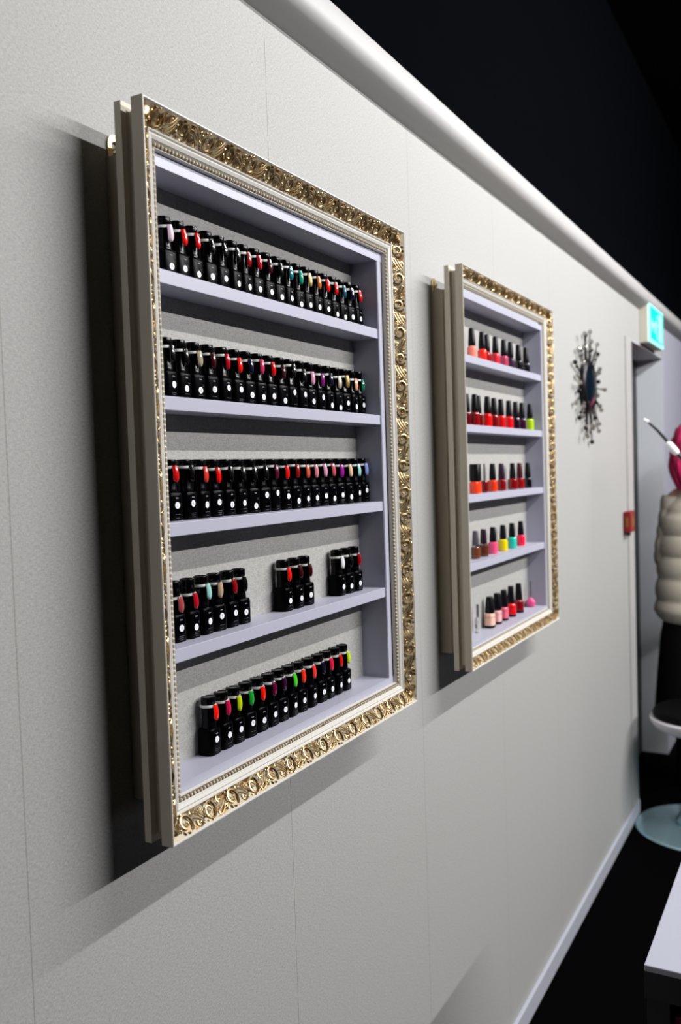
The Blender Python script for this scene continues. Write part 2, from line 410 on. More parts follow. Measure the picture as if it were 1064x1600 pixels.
        for i in range(n_-1):
            fs += [(i, i+1, 2*n_+i+1, 2*n_+i), (n_+i, 3*n_+i, 3*n_+i+1, n_+i+1), (i, n_+i, n_+i+1, i+1), (2*n_+i, 2*n_+i+1, 3*n_+i+1, 3*n_+i)]
        h.add(vs, fs)
        part('hanger', h, MT['brass'])
        s_ = MB(); s_.lathe([(0.0016, 0.0), (0.0016, -0.007), (0.0040, -0.0075), (0.0036, -0.009), (0.0012, -0.0098)], 12, (hx, 0, BZ1+0.0125), axis='y')
        part('screw', s_, MT['brass'])
    return t
SH1 = [1.7272, 1.5828, 1.4366, 1.2892]; B1 = 1.1331
SH2 = [1.7271, 1.5805, 1.4307, 1.2839]; B2 = 1.1136
display_case('wall_display_case', 'larger, nearer white and gilt framed display case full of black gel polish bottles',
             0.742, 1.4076, 1.0809, 1.8971, 0.7850, 1.3506, B1, 1.8411, SH1, 0.84, 0.0, (0.7735, 1.3740, 1.1135, 1.8560))
display_case('wall_display_case', 'further white and gilt framed display case with colourful nail polish bottles',
             1.691, 2.3633, 1.0714, 1.8985, 1.7400, 2.3201, B2, 1.8440, SH2, 0.72, 0.0035, (1.7165, 2.3385, 1.1010, 1.8575))

# ---------------------------------------------------------------- gel polish bottles (larger case)
def mesh_body():
    m = MB()
    prof = [(0.0122, 0.0), (0.0132, 0.0012), (0.0134, 0.003), (0.0134, 0.0295), (0.0130, 0.0322), (0.0120, 0.0338), (0.0096, 0.0344)]
    m.lathe(prof, 28, power=4.2, sx=0.985, sy=0.91); return m.mesh('bottle_body', MT['blk_glass'])
def mesh_cap():
    m = MB()
    m.lathe([(0.0088, 0.0338), (0.0096, 0.0348), (0.0096, 0.0385), (0.0093, 0.0392), (0.0091, 0.0600), (0.0092, 0.0640), (0.0095, 0.0645), (0.0096, 0.0724), (0.0091, 0.0738), (0.0080, 0.0742), (0.0074, 0.0734), (0.002, 0.0732)], 24)
    return m.mesh('cap', MT['blk_cap'])
def mesh_ring():
    m = MB(); n = 24
    prof = [(0.0092, -0.0014), (0.0108, -0.0016), (0.0112, 0.0), (0.0108, 0.0016), (0.0092, 0.0014)]
    vs = [(a*math.cos(2*PI*j/n), a*math.sin(2*PI*j/n), b) for a, b in prof for j in range(n)]; k = len(prof)
    m.add(vs, [(i*n+j, i*n+(j+1) % n, ((i+1) % k)*n+(j+1) % n, ((i+1) % k)*n+j) for i in range(k) for j in range(n)], True)
    m.box(-0.0026, 0.0026, -0.0128, -0.0095, -0.0010, 0.0012)
    return m.mesh('swatch_ring', MT['ring'])
def mesh_nail(L_=0.0198, W_=0.0098, kind='m'):
    m = MB(); nu, nv = 10, 8; vs = []
    for side in (0, 1):
        for i in range(nu+1):
            t = i/nu
            wv = W_/2*(0.80+0.20*math.sin(min(1, t*1.6)*PI/2)) if t < 0.72 else W_/2*math.sqrt(max(0.02, 1-((t-0.72)/0.285)**2))
            for j in range(nv+1):
                q = (j/nv-0.5)*2
                x = wv*q; y = -0.0030*(1-q*q*0.85)-0.0018*math.sin(PI*t*0.9)+(0.0007 if side else 0)
                vs.append((x, y, -L_*t))
    K = (nu+1)*(nv+1); fs = []
    for i in range(nu):
        for j in range(nv):
            a = i*(nv+1)+j; fs.append((a, a+1, a+nv+2, a+nv+1)); fs.append((K+a, K+a+nv+1, K+a+nv+2, K+a+1))
    ring_ = [j for j in range(nv+1)] + [i*(nv+1)+nv for i in range(1, nu+1)] + [nu*(nv+1)+j for j in range(nv-1, -1, -1)] + [i*(nv+1) for i in range(nu-1, 0, -1)]
    for a, b in zip(ring_, ring_[1:]+ring_[:1]): fs.append((a, K+a, K+b, b))
    m.add(vs, fs, True); return m
ME_BODY, ME_CAP, ME_RING = mesh_body(), mesh_cap(), mesh_ring()
COLR = {'pale pink': (232, 205, 218), 'bright red': (232, 22, 18), 'red': (205, 18, 18), 'glossy black': (10, 10, 12), 'dark red': (150, 12, 22), 'crimson': (178, 16, 36),
 'deep maroon': (60, 10, 16), 'blue-teal': (20, 112, 122), 'jade green': (20, 148, 120), 'golden beige': (196, 172, 108), 'bronze orange': (190, 104, 40), 'petrol blue': (14, 78, 98),
 'navy': (16, 18, 44), 'olive beige': (176, 164, 140), 'rose pink': (196, 52, 96), 'dark brown': (58, 22, 18), 'magenta purple': (124, 22, 110), 'cream glitter': (214, 204, 184), 'antique gold': (176, 148, 84),
 'peach': (226, 166, 128), 'emerald': (10, 112, 82), 'coral red': (226, 60, 48), 'plum': (88, 14, 44), 'coral orange': (222, 92, 66), 'dusty pink': (214, 132, 142), 'mauve pink': (220, 156, 182),
 'rosewood pink': (204, 88, 96), 'violet': (158, 24, 150), 'beige': (226, 196, 150), 'mint': (160, 214, 204), 'periwinkle blue': (130, 152, 216), 'dusty rose': (168, 76, 78),
 'pearl taupe': (188, 160, 132), 'white': (232, 232, 236), 'neon red': (255, 26, 14), 'cerise': (196, 22, 76), 'lime yellow': (190, 212, 20), 'leaf green': (24, 160, 50), 'dark magenta': (104, 8, 60),
 'dark purple': (52, 10, 48), 'lime green': (70, 205, 40), 'orange red': (250, 48, 24), 'coral': (246, 58, 52), 'pink red': (230, 24, 66), 'neon yellow': (196, 226, 30)}
NM = {}
def nail_mesh(c):
    if c not in NM:
        glit = 'glitter' in c or 'gold' in c
        NM[c] = mesh_nail().mesh('nail_swatch', mat('varnish_'+c.replace(' ', '_').replace('-', '_'), COLR[c], 0.18, coat=0.6, metal=0.3 if glit else 0, spec=0.6, bump=0.4 if glit else 0, bscale=900))
    return NM[c]
def disc(rad, n=20, th=0.0004, off=0.0):
    m = MB(); m.lathe([(rad, 0.0), (rad, -th)], n, (0, 0, 0), axis='y'); return m
# stickers: white dot with a tiny dark number-like mark; several marks
ME_DOT = []
def seg(m, x0, z0, x1, z1, w_=0.00038, mi=1):
    a = Vector((x0, 0, z0)); b = Vector((x1, 0, z1)); d_ = (b-a).normalized(); n_ = Vector((-d_.z, 0, d_.x))*w_/2
    m.add([tuple(p+Vector((0, -0.00052, 0))) for p in (a-n_, b-n_, b+n_, a+n_)], [(0, 1, 2, 3)], mi=mi)
GL = {'1': [(0, 1, 0, -1)], '2': [(-.5, 1, .5, 1), (.5, 1, .5, 0), (.5, 0, -.5, 0), (-.5, 0, -.5, -1), (-.5, -1, .5, -1)],
      '3': [(-.5, 1, .5, 1), (.5, 1, .5, -1), (-.5, 0, .5, 0), (-.5, -1, .5, -1)], '4': [(-.5, 1, -.5, 0), (-.5, 0, .5, 0), (.5, 1, .5, -1)],
      '7': [(-.5, 1, .5, 1), (.5, 1, 0, -1)], '0': [(-.5, 1, .5, 1), (.5, 1, .5, -1), (.5, -1, -.5, -1), (-.5, -1, -.5, 1)]}
for g in ('1', '2', '4', '7', '0', '3'):
    m = disc(0.0041)
    for s_ in GL[g]: seg(m, s_[0]*0.0014, s_[1]*0.0017, s_[2]*0.0014, s_[3]*0.0017)
    ME_DOT.append(m.mesh('number_sticker', [MT['sticker'], MT['numeral']]))
def print_mesh(v):
    """small brand mark near the shoulder and fine lines lower down; too small to read in the photo"""
    m = MB(); y = -0.0001
    def bar(x0, x1, z0, z1, mi): m.add([(x0, y, z0), (x1, y, z0), (x1, y, z1), (x0, y, z1)], [(0, 1, 2, 3)], mi=mi)
    for i, (a, b) in enumerate(((-0.0021, -0.0013), (-0.0009, -0.0001), (0.0003, 0.0009), (0.0013, 0.0021))):
        bar(a, b, 0.0268, 0.0283-0.0003*(i % 2), 0)
    for i in range(2): bar(0.0030, 0.0062, 0.0205-0.0018*i, 0.0209-0.0018*i, 1)
    for i in range(2 if v else 1): bar(-0.0045, 0.0045-0.001*i, 0.0075-0.0022*i, 0.0080-0.0022*i, 1)
    bar(-0.003, 0.003, 0.0030, 0.0035, 1)
    return m.mesh('front_print', [MT['print'], MT['print_dim']])
ME_PR = [print_mesh(0), print_mesh(1)]
YB = -0.0205
def ordinal(i): return ['first', 'second', 'third', 'fourth', 'fifth', 'sixth', 'seventh', 'eighth', 'ninth', 'tenth', 'eleventh', 'twelfth', 'thirteenth', 'fourteenth', 'fifteenth', 'sixteenth', 'seventeenth', 'eighteenth', 'nineteenth'][i]
def gel_bottle(x, z, colour, dotz, ringz, label, group):
    t = thing('gel_polish_bottle', label, 'nail polish bottle', (x, YB, z), group)
    t.rotation_euler.z = random.uniform(-0.10, 0.10)
    link('body', ME_BODY, t); link('cap', ME_CAP, t)
    rg = link('swatch_ring', ME_RING, t, (0, 0, ringz)); rg.rotation_euler = (random.uniform(-.05, .03), random.uniform(-.06, .06), 0)
    nl = link('nail_swatch', nail_mesh(colour), rg, (random.uniform(-0.0008, 0.0008), -0.0106, 0.0018))
    nl['label'] = colour + ' nail swatch'
    yf = -0.0134*0.91
    link('number_sticker', random.choice(ME_DOT), t, (random.uniform(-.0008, .0008), yf-0.0001, dotz))
    link('front_print', random.choice(ME_PR), t, (0, yf-0.0002, 0))
    return t
rows = [
 ('top', SH1[0], [.8439, .8693, .8959, .9252, .9521, .9808, 1.0060, 1.0325, 1.0607, 1.0883, 1.1143, 1.1425, 1.1690, 1.1965, 1.2240, 1.2515, 1.2790, 1.3060, 1.3330],
  ['pale pink', 'bright red', 'red', 'glossy black', 'glossy black', 'glossy black', 'dark red', 'crimson', 'deep maroon', 'glossy black', 'blue-teal', 'jade green', 'golden beige', 'bronze orange', 'bright red', 'red', 'petrol blue', 'navy', 'red'],
  [.0141, .0158, .0140, .0161, .0184, .0167, .0165, .0177, .0184, .0157, .018, .0134, .0162, .017, .018, .0139, .0130, .0168, .0174]),
 ('second', SH1[1], [.8370, .8625, .8905, .9190, .9485, .9770, 1.0035, 1.0310, 1.0587, 1.0870, 1.1135, 1.1425, 1.1690, 1.1970, 1.2245, 1.2530, 1.2800, 1.3075, 1.3335],
  ['glossy black', 'glossy black', 'olive beige', 'deep maroon', 'crimson', 'bright red', 'navy', 'rose pink', 'red', 'dark brown', 'glossy black', 'glossy black', 'mauve pink', 'magenta purple', 'navy', 'cream glitter', 'antique gold', 'peach', 'emerald'],
  [.0176, .0143, .0139, .0168, .0210, .0206, .0148, .0136, .0164, .0117, .0253, .0240, .0150, .0229, .0120, .0096, .0180, .0136, .0176]),
 ('third', SH1[2], [.8365, .8655, .8930, .9205, .9475, .9755, 1.0035, 1.0315, 1.0575, 1.0870, 1.1149, 1.1425, 1.1695, 1.1966, 1.2230, 1.2518, 1.2800, 1.3090, 1.3375],
  ['red', 'glossy black', 'coral red', 'bright red', 'glossy black', 'glossy black', 'glossy black', 'glossy black', 'plum', 'bright red', 'dark red', 'coral orange', 'dusty pink', 'mauve pink', 'rosewood pink', 'violet', 'beige', 'mint', 'periwinkle blue'],
  [.0187, .0197, .0166, .0186, .0143, .0151, .0099, .0237, .0255, .0197, .0119, .0138, .014, .0159, .0108, .0151, .011, .0163, .0199]),
 ('fourth', SH1[3], [.8345, .8627, .8895, .9168, .9450, .9715], ['dusty rose', 'crimson', 'mint', 'pearl taupe', 'dark red', 'glossy black'], [.0174, .014, .0165, .0192, .0186, .0159]),
 ('fourth', SH1[3], [1.0820, 1.1125, 1.1415], ['bright red', 'deep maroon', 'deep maroon'], [.015, .0143, .0156]),
 ('fourth', SH1[3], [1.2435, 1.2727, 1.3020], ['white', 'glossy black', 'dark red'], [.0143, .0123, .0132]),
 ('bottom', B1, [.8952, .9225, .9485, .9772, 1.0050, 1.0325, 1.0590, 1.0860, 1.1128, 1.1420, 1.1715, 1.1965, 1.2248, 1.2515],
  ['neon red', 'cerise', 'lime yellow', 'leaf green', 'neon red', 'dark magenta', 'dark purple', 'lime green', 'orange red', 'coral', 'navy', 'pink red', 'red', 'neon yellow'],
  [.0199, .0179, .0183, .0192, .0157, .0168, .0169, .0162, .0171, .0166, .0161, .0147, .0144, .0156])]
lowrings = {('top', 3): -.001, ('top', 8): -.004, ('fourthA', 0): -.008, ('fourthA', 1): -.008}
gi = 0
for ri, (nm, z, xs, cs, dz) in enumerate(rows):
    grp = 'gel polish bottles on the %s shelf of the larger case' % nm
    for i, (x, c, q) in enumerate(zip(xs, cs, dz)):
        # keep neighbours from touching
        art = 'an' if c[0] in 'aeiou' else 'a'
        if ri in (3, 4, 5):
            where = ['left group of fourth shelf', 'middle trio of fourth shelf', 'right trio of fourth shelf'][ri-3]
            lab = 'black gel bottle with %s %s swatch, %s in %s' % (art, c, ordinal(i), where)
        else:
            lab = 'black gel bottle, %s swatch, %s from left, %s shelf of nearer case' % (c, ordinal(i), nm)
        rz_ = 0.0618 + random.uniform(-0.0008, 0.0008)
        if ri == 3 and i < 2: rz_ -= 0.0075
        if ri == 1: rz_ += [0.0, -.001, -.001, 0, .001, -.002, 0, .001, .001, -.002, .002, -.003, -.003, -.003, -.002, -.003, -.001, -.004, -.003][i]
        if ri == 2: rz_ += [0.002, 0.003, 0, 0, .001, 0, -.001, 0, .001, 0, .001, .001, .001, .001, .002, .001, .001, .001, .002][i]
        t = gel_bottle(x, z, c, q, rz_, lab, grp)
for o in bpy.data.objects:
    if o.name.startswith('gel_polish_bottle') and o.parent is None: o.scale = (0.985, 0.985, 1.0)

# ---------------------------------------------------------------- nail polish bottles (further case)
MT['opi_cap'] = mat('tapered_black_cap', (10, 9, 16), 0.35, spec=0.25)
MT['plum_cap'] = mat('tapered_plum_cap', (44, 26, 42), 0.25, spec=0.5)
MT['red_cap'] = mat('tapered_maroon_cap', (70, 14, 26), 0.3, spec=0.5)
MT['grey_cap'] = mat('tapered_grey_cap', (96, 90, 100), 0.3, metal=0.3)
MT['silver_cap'] = mat('slim_silver_cap', (150, 146, 152), 0.25, metal=0.8)
MT['clear'] = mat('clear_glass', (235, 238, 240), 0.05, trans=0.9)
VM = {}
def varnish(rgb):
    if rgb not in VM: VM[rgb] = mat('varnish_%02x%02x%02x' % rgb, rgb, 0.12, coat=0.5, spec=0.5)
    return VM[rgb]
MESHC = {}
def polish(x, y, z, rgb, cap, label, group, bw=0.0212, bh=0.0325, ch=0.0395, cw=0.0160, ct=0.0118, style='round', collar=None, base=None):
    t = thing('nail_polish_bottle', label, 'nail polish bottle', (x, y, z), group)
    key = (rgb, bw, bh, style, base)
    if key not in MESHC:
        m = MB(); R_ = bw/2
        pr = [(R_*0.85, 0), (R_*0.98, 0.0012), (R_, 0.004), (R_, bh*0.82), (R_*0.93, bh*0.91), (R_*0.72, bh*0.975), (R_*0.5, bh)]
        if style == 'wide': m.lathe(pr, 24, power=3.2, sy=0.75)
        elif style == 'ball': m.lathe([(R_*0.5, 0), (R_*0.85, 0.002), (R_, bh*0.35), (R_*0.96, bh*0.6), (R_*0.7, bh*0.85), (R_*0.35, bh)], 22)
        else: m.lathe(pr, 22)
        MESHC[key] = m.mesh('bottle_body', varnish(rgb) if rgb else MT['clear'])
    link('body', MESHC[key], t)
    ck = (cap, ch, cw, ct, bh, style)
    if ck not in MESHC:
        m = MB(); c0 = bh*0.98
        m.lathe([(cw/2*0.94, c0), (cw/2, c0+0.001), (cw/2*0.99, c0+ch*0.25), (ct/2*1.03, c0+ch-0.0018), (ct/2*0.93, c0+ch), (0.001, c0+ch)], 20, power=3.0 if style == 'wide' else 2.0)
        MESHC[ck] = m.mesh('cap', MT[cap])
    link('cap', MESHC[ck], t)
    if collar:
        m = MB(); m.lathe([(cw/2*1.08, bh*0.93), (cw/2*1.12, bh*0.96), (cw/2*1.10, bh*1.05), (cw/2, bh*1.06)], 18); obj('collar', m, MT[collar], t)
    if base:
        m = MB(); R_ = bw/2; m.lathe([(R_*0.9, 0.0), (R_*1.02, 0.0015), (R_*1.03, 0.0055), (R_*1.0, 0.0062)], 22, power=3.2 if style == 'wide' else 2, sy=0.75 if style == 'wide' else 1); obj('bottle_base', m, MT['opi_cap'], t)
        m = MB(); m.lathe([(R_*1.01, bh*0.70), (R_*0.93, bh*0.86), (R_*0.72, bh*0.965), (R_*0.55, bh*1.01)], 22, power=3.2 if style == 'wide' else 2, sy=0.75 if style == 'wide' else 1); obj('bottle_shoulder', m, MT['opi_cap'], t)
    return t
G2 = 'nail polish bottles on the %s shelf of the further case'
T = 'in further case'
L1 = [(1.8810, -.026, (255, 140, 118), 'opi_cap', 'salmon pink nail polish bottle, leftmost on top shelf of the further case'),
 (1.9480, -.026, (250, 48, 36), 'opi_cap', 'bright orange-red nail polish bottle, second from left on further case top shelf'),
 (1.9950, -.0205, (150, 14, 26), 'opi_cap', 'dark red nail polish bottle set back between two brighter reds on further case top shelf'),
 (2.0410, -.026, (224, 44, 62), 'opi_cap', 'coral red nail polish bottle, fourth from left on further case top shelf'),
 (2.1040, -.026, (178, 60, 92), 'opi_cap', 'dusty pink nail polish bottle, fifth from left on further case top shelf'),
 (2.1545, -.026, (62, 36, 56), 'opi_cap', 'smoky purple nail polish bottle, sixth from left on further case top shelf'),
 (2.2200, -.026, (16, 14, 20), 'opi_cap', 'black nail polish bottle, second from right on further case top shelf'),
 (2.2840, -.026, (14, 13, 18), 'opi_cap', 'black nail polish bottle, rightmost on further case top shelf')]
for x, y, c, cp, lab in L1: polish(x, y, SH2[0], c, cp, lab, G2 % 'top')
L2 = [(1.8520, -.0205, (90, 8, 16), 'opi_cap', 'dark wine red nail polish bottle, leftmost on further case second shelf'),
 (1.8790, -.0300, (130, 10, 16), 'opi_cap', 'deep red nail polish bottle, second from left on further case second shelf'),
 (1.9260, -.0205, (100, 8, 14), 'opi_cap', 'dark red nail polish bottle behind the bright red one on further case second shelf'),
 (1.9620, -.0300, (235, 14, 14), 'opi_cap', 'bright red nail polish bottle, fourth from left on further case second shelf'),
 (2.0200, -.026, (120, 12, 18), 'opi_cap', 'brick red nail polish bottle, fifth from left on further case second shelf'),
 (2.0710, -.026, (205, 18, 20), 'opi_cap', 'red nail polish bottle, sixth from left on further case second shelf'),
 (2.1320, -.026, (220, 16, 20), 'opi_cap', 'vivid red nail polish bottle, seventh from left on further case second shelf'),
 (2.1855, -.026, (34, 10, 26), 'opi_cap', 'blackish plum nail polish bottle, third from right on further case second shelf'),
 (2.2380, -.026, (52, 14, 48), 'opi_cap', 'dark purple nail polish bottle beside the lime green one on further case second shelf'),
 (2.2950, -.030, (170, 205, 30), 'opi_cap', 'lime green nail polish bottle, rightmost on further case second shelf')]
for x, y, c, cp, lab in L2: polish(x, y, SH2[1], c, cp, lab, G2 % 'second')
def l3(x, y, c, cp, lab, **k): polish(x, y, SH2[2], c, cp, lab, G2 % 'third', bh=0.0280, ch=0.0385, **k)
l3(1.8720, -.030, (255, 66, 24), 'opi_cap', 'wide neon orange-red nail polish bottle, leftmost on further case third shelf', bw=0.031, cw=0.0245, ct=0.0235, style='wide')
l3(1.9420, -.026, (110, 20, 22), 'silver_cap', 'small maroon nail polish bottle with slim silver cap on further case third shelf', bw=0.018, cw=0.0045, ct=0.0045)
l3(1.9990, -.026, (226, 60, 26), 'opi_cap', 'orange nail polish bottle, third from left on further case third shelf', bw=0.0235)
l3(2.0640, -.026, (128, 12, 16), 'plum_cap', 'dark red nail polish bottle with plum cap, fourth from left on further case third shelf')
l3(2.1500, -.026, (128, 10, 14), 'opi_cap', 'dark red nail polish bottle with black cap, third from right on further case third shelf', bw=0.025)
l3(2.2080, -.026, (140, 14, 22), 'red_cap', 'dark red nail polish bottle with maroon cap, second from right on further case third shelf', bw=0.024)
l3(2.2780, -.026, (14, 12, 16), 'opi_cap', 'black nail polish bottle, rightmost on further case third shelf')
def l4(x, y, c, cp, lab, **k): polish(x, y, SH2[3], c, cp, lab, G2 % 'fourth', bh=0.0285, ch=0.035, **k)
l4(1.8790, -.024, (110, 60, 34), 'grey_cap', 'brown nail polish bottle with grey cap, leftmost on further case fourth shelf', bw=0.021, collar='steel')
l4(1.9310, -.024, (92, 46, 30), 'plum_cap', 'brown nail polish bottle with plum cap and silver collar on further case fourth shelf', bw=0.0235, collar='steel')
l4(1.9960, -.024, (238, 84, 128), 'opi_cap', 'pink nail polish bottle on further case fourth shelf beside the yellow one', bw=0.0235)
l4(2.0700, -.024, (232, 210, 22), 'opi_cap', 'yellow nail polish bottle on further case fourth shelf', bw=0.0235)
l4(2.1400, -.024, (40, 190, 168), 'opi_cap', 'turquoise nail polish bottle on further case fourth shelf', bw=0.0225)
l4(2.2130, -.024, (240, 30, 70), 'opi_cap', 'pinkish red nail polish bottle, rightmost on further case fourth shelf', bw=0.021)
def l5(x, y, c, cp, lab, **k): polish(x, y, B2, c, cp, lab, G2 % 'bottom', **k)
l5(1.8900, -.0205, None, 'silver_cap', 'slim clear glass bottle with silver cap, leftmost on further case bottom shelf', bw=0.014, bh=0.036, ch=0.030, cw=0.006, ct=0.006)
l5(1.9640, -.0235, (240, 190, 168), 'opi_cap', 'wide nude beige nail polish bottle with black base on further case bottom shelf', bw=0.0300, bh=0.0350, ch=0.038, cw=0.021, ct=0.0145, style='wide', base=1)
l5(2.0170, -.0235, (236, 176, 176), 'opi_cap', 'pale pink nail polish bottle with black base on further case bottom shelf', bw=0.0265, bh=0.034, ch=0.040, cw=0.020, ct=0.014, style='wide', base=1)
l5(2.0680, -.0235, (226, 104, 128), 'opi_cap', 'pink nail polish bottle with black base on further case bottom shelf', bw=0.0255, bh=0.034, ch=0.041, cw=0.019, ct=0.0135, style='wide', base=1)
l5(2.1260, -.0220, (226, 22, 34), 'opi_cap', 'bright red nail polish bottle with black base on further case bottom shelf', bw=0.025, bh=0.034, ch=0.043, cw=0.018, ct=0.0130, base=1)
l5(2.1900, -.0220, (128, 10, 22), 'opi_cap', 'dark red nail polish bottle with black base on further case bottom shelf', bw=0.025, bh=0.034, ch=0.042, cw=0.0185, ct=0.0135, base=1)
l5(2.2900, -.0230, (222, 72, 134), 'silver_cap', 'small round pink nail polish bottle with slim silver cap, alone on further case bottom shelf', bw=0.026, bh=0.023, ch=0.046, cw=0.0050, ct=0.0046, style='ball', collar='ring')

# ---------------------------------------------------------------- sunburst mirror
sx, sz = 3.04, 1.750
t = thing('sunburst_mirror', 'round black sunburst wall mirror with beaded metal rays', 'mirror', (sx, 0, sz))
MT['dark_glass'] = mat('dark_convex_glass', (10, 24, 34), 0.05, metal=0.0, spec=1.0, coat=1.0)
MT['dark_metal'] = mat('blackened_metal', (40, 38, 40), 0.35, metal=0.8)
MT['crystal'] = mat('smoked_crystal', (190, 186, 176), 0.08, metal=0.7)
m = MB(); m.lathe([(0.082, 0.0), (0.090, -0.006), (0.090, -0.016), (0.082, -0.022), (0.070, -0.022), (0.069, -0.016)], 40, axis='y'); obj('rim', m, MT['dark_metal'], t)
m = MB(); m.lathe([(0.070, -0.012), (0.069, -0.018), (0.055, -0.025), (0.035, -0.030), (0.015, -0.0325), (0.001, -0.033)], 40, axis='y'); obj('mirror_glass', m, MT['dark_glass'], t)
for i in range(36):
    a = 2*PI*i/36; L_ = [0.190, 0.150, 0.172, 0.135][i % 4]; yy = -0.012 - 0.012*(i % 3 == 0)
    m = MB(); m.tube([(0.074*math.cos(a), -0.010, 0.074*math.sin(a)), (L_*math.cos(a), yy, L_*math.sin(a))], [0.0026, 0.0018], 5)
    ry = obj('ray', m, MT['dark_metal'], t)
    m = MB(); m.ball((L_*math.cos(a), yy, L_*math.sin(a)), 0.0082, n=8)
    m.ball((0.83*L_*math.cos(a), yy+.002, 0.83*L_*math.sin(a)), 0.0050, n=6)
    obj('bead', m, MT['crystal'] if i % 3 != 1 else MT['dark_metal'], ry)

# ---------------------------------------------------------------- exit sign and fire call point
t = thing('exit_sign', 'lit green emergency exit sign box on the wall above the doorway', 'exit sign', (4.055, 0, 2.010))
MT['sign_box'] = mat('sign_housing', (196, 192, 176), 0.5)
MT['lit_white'] = mat('lit_sign_white', (150, 245, 235), 0.4, emit=0.8)
MT['lit_green'] = mat('lit_sign_green', (0, 190, 165), 0.4, emit=0.8)
m = MB(); m.box(0, 0.37, -0.036, 0, 0, 0.178); obj('housing', m, MT['sign_box'], t, bevel=0.003)
m = MB(); m.box(0.004, 0.366, -0.043, -0.036, 0.004, 0.174); obj('light_panel', m, MT['lit_white'], t, bevel=0.002)
m = MB(); y0, y1 = -0.0440, -0.0431
m.box(0.022, 0.352, y0, y1, 0.018, 0.160)
pg = obj('green_field', m, MT['lit_green'], t)
def flat(pts, y=-0.0448):
    mm = MB(); n_ = len(pts); vs = [(a, y, b) for a, b in pts]+[(a, y+0.0006, b) for a, b in pts]
    mm.add(vs, [tuple(range(n_)), tuple(range(2*n_-1, n_-1, -1))]+[(i, (i+1) % n_, n_+(i+1) % n_, n_+i) for i in range(n_)]); return mm
m = flat([(0.040, 0.080), (0.068, 0.112), (0.068, 0.094), (0.115, 0.094), (0.115, 0.070), (0.068, 0.070), (0.068, 0.050)]); obj('arrow', m, MT['lit_white'], t)
m = MB()
for pts in ([(0.165, 0.115), (0.150, 0.080), (0.172, 0.074), (0.186, 0.108)], [(0.150, 0.084), (0.135, 0.064), (0.118, 0.064), (0.118, 0.054), (0.140, 0.054), (0.163, 0.078)],
            [(0.160, 0.076), (0.176, 0.072), (0.190, 0.050), (0.205, 0.034), (0.192, 0.028), (0.176, 0.046)], [(0.166, 0.112), (0.140, 0.104), (0.130, 0.086), (0.140, 0.084), (0.150, 0.098), (0.168, 0.102)],
            [(0.178, 0.110), (0.200, 0.094), (0.212, 0.098), (0.208, 0.088), (0.196, 0.084), (0.172, 0.096)]):
    q = flat(pts); m.add(q.v, q.f)
m.lathe([(0.0085, -0.0448), (0.0085, -0.0440)], 16, (0.183, 0, 0.128), axis='y'); obj('running_figure', m, MT['lit_white'], t)
m = flat([(0.235, 0.026), (0.235, 0.150), (0.318, 0.150), (0.318, 0.026)]); obj('doorway_symbol', m, MT['lit_white'], t)

t = thing('fire_call_point', 'red fire alarm call point on the wall beside the doorway', 'fire alarm', (3.63, 0, 1.208))
MT['alarm'] = mat('alarm_red', (128, 12, 18), 0.4); MT['alarm_lab'] = mat('alarm_label', (128, 84, 34), 0.6)
m = MB(); m.box(0, 0.088, -0.030, -0.004, 0, 0.085); obj('housing', m, MT['alarm'], t, bevel=0.004)
m = MB(); m.box(0.004, 0.084, -0.004, 0, 0.004, 0.081); obj('back_box', m, MT['alarm'], t)
m = MB(); m.box(0.024, 0.064, -0.0312, -0.0299, 0.022, 0.060); obj('break_glass', m, MT['alarm_lab'], t)
m = MB(); m.box(-0.0006, 0.0002, -0.0215, -0.011, 0.022, 0.062); obj('side_label', m, MT['alarm_lab'], t)
m = MB(); m.box(0.010, 0.022, -0.026, -0.010, -0.012, 0.001); obj('test_key', m, MT['door'], t)

# ---------------------------------------------------------------- desk at lower right
t = thing('nail_desk', 'white desk with shade coloured into its sides at the lower right edge', 'desk', (1.316, -1.18, 0))
MT['desk_top'] = mat('white_desk_top', (176, 178, 192), 0.35); MT['desk_side'] = mat('desk_side_shade', (44, 40, 46), 0.5); MT['desk_red'] = mat('dark_red_front', (104, 12, 22), 0.5)  # desk is white; its sides carry their shade as a dark base colour
m = MB(); m.box(0.0, 0.52, 0.0, 0.703, 0.740, 0.75); tp = obj('desk_top', m, [MT['desk_top']], t, bevel=0.0015)
m = MB(); m.box(0.0, 0.52, 0.0, 0.703, 0.7, 0.7398); obj('desk_apron', m, MT['desk_side'], t)
m = MB(); m.box(0.002, 0.51, 0.668, 0.700, 0, 0.70); obj('end_panel', m, MT['desk_side'], t)
m = MB(); m.box(0.002, 0.51, 0.002, 0.034, 0, 0.70); obj('end_panel', m, MT['desk_side'], t)
for k in range(3):
    m = MB(); m.box(0.014, 0.42, 0.40, 0.666, 0.04+0.215*k, 0.245+0.215*k); dr = obj('drawer', m, MT['desk_red'], t, bevel=0.003)
    m = MB(); m.tube([(0.014, 0.47, 0.20+0.215*k), (-0.004, 0.47, 0.20+0.215*k), (-0.004, 0.60, 0.20+0.215*k), (0.014, 0.60, 0.20+0.215*k)], 0.004, 8); obj('handle', m, MT['steel'], dr)

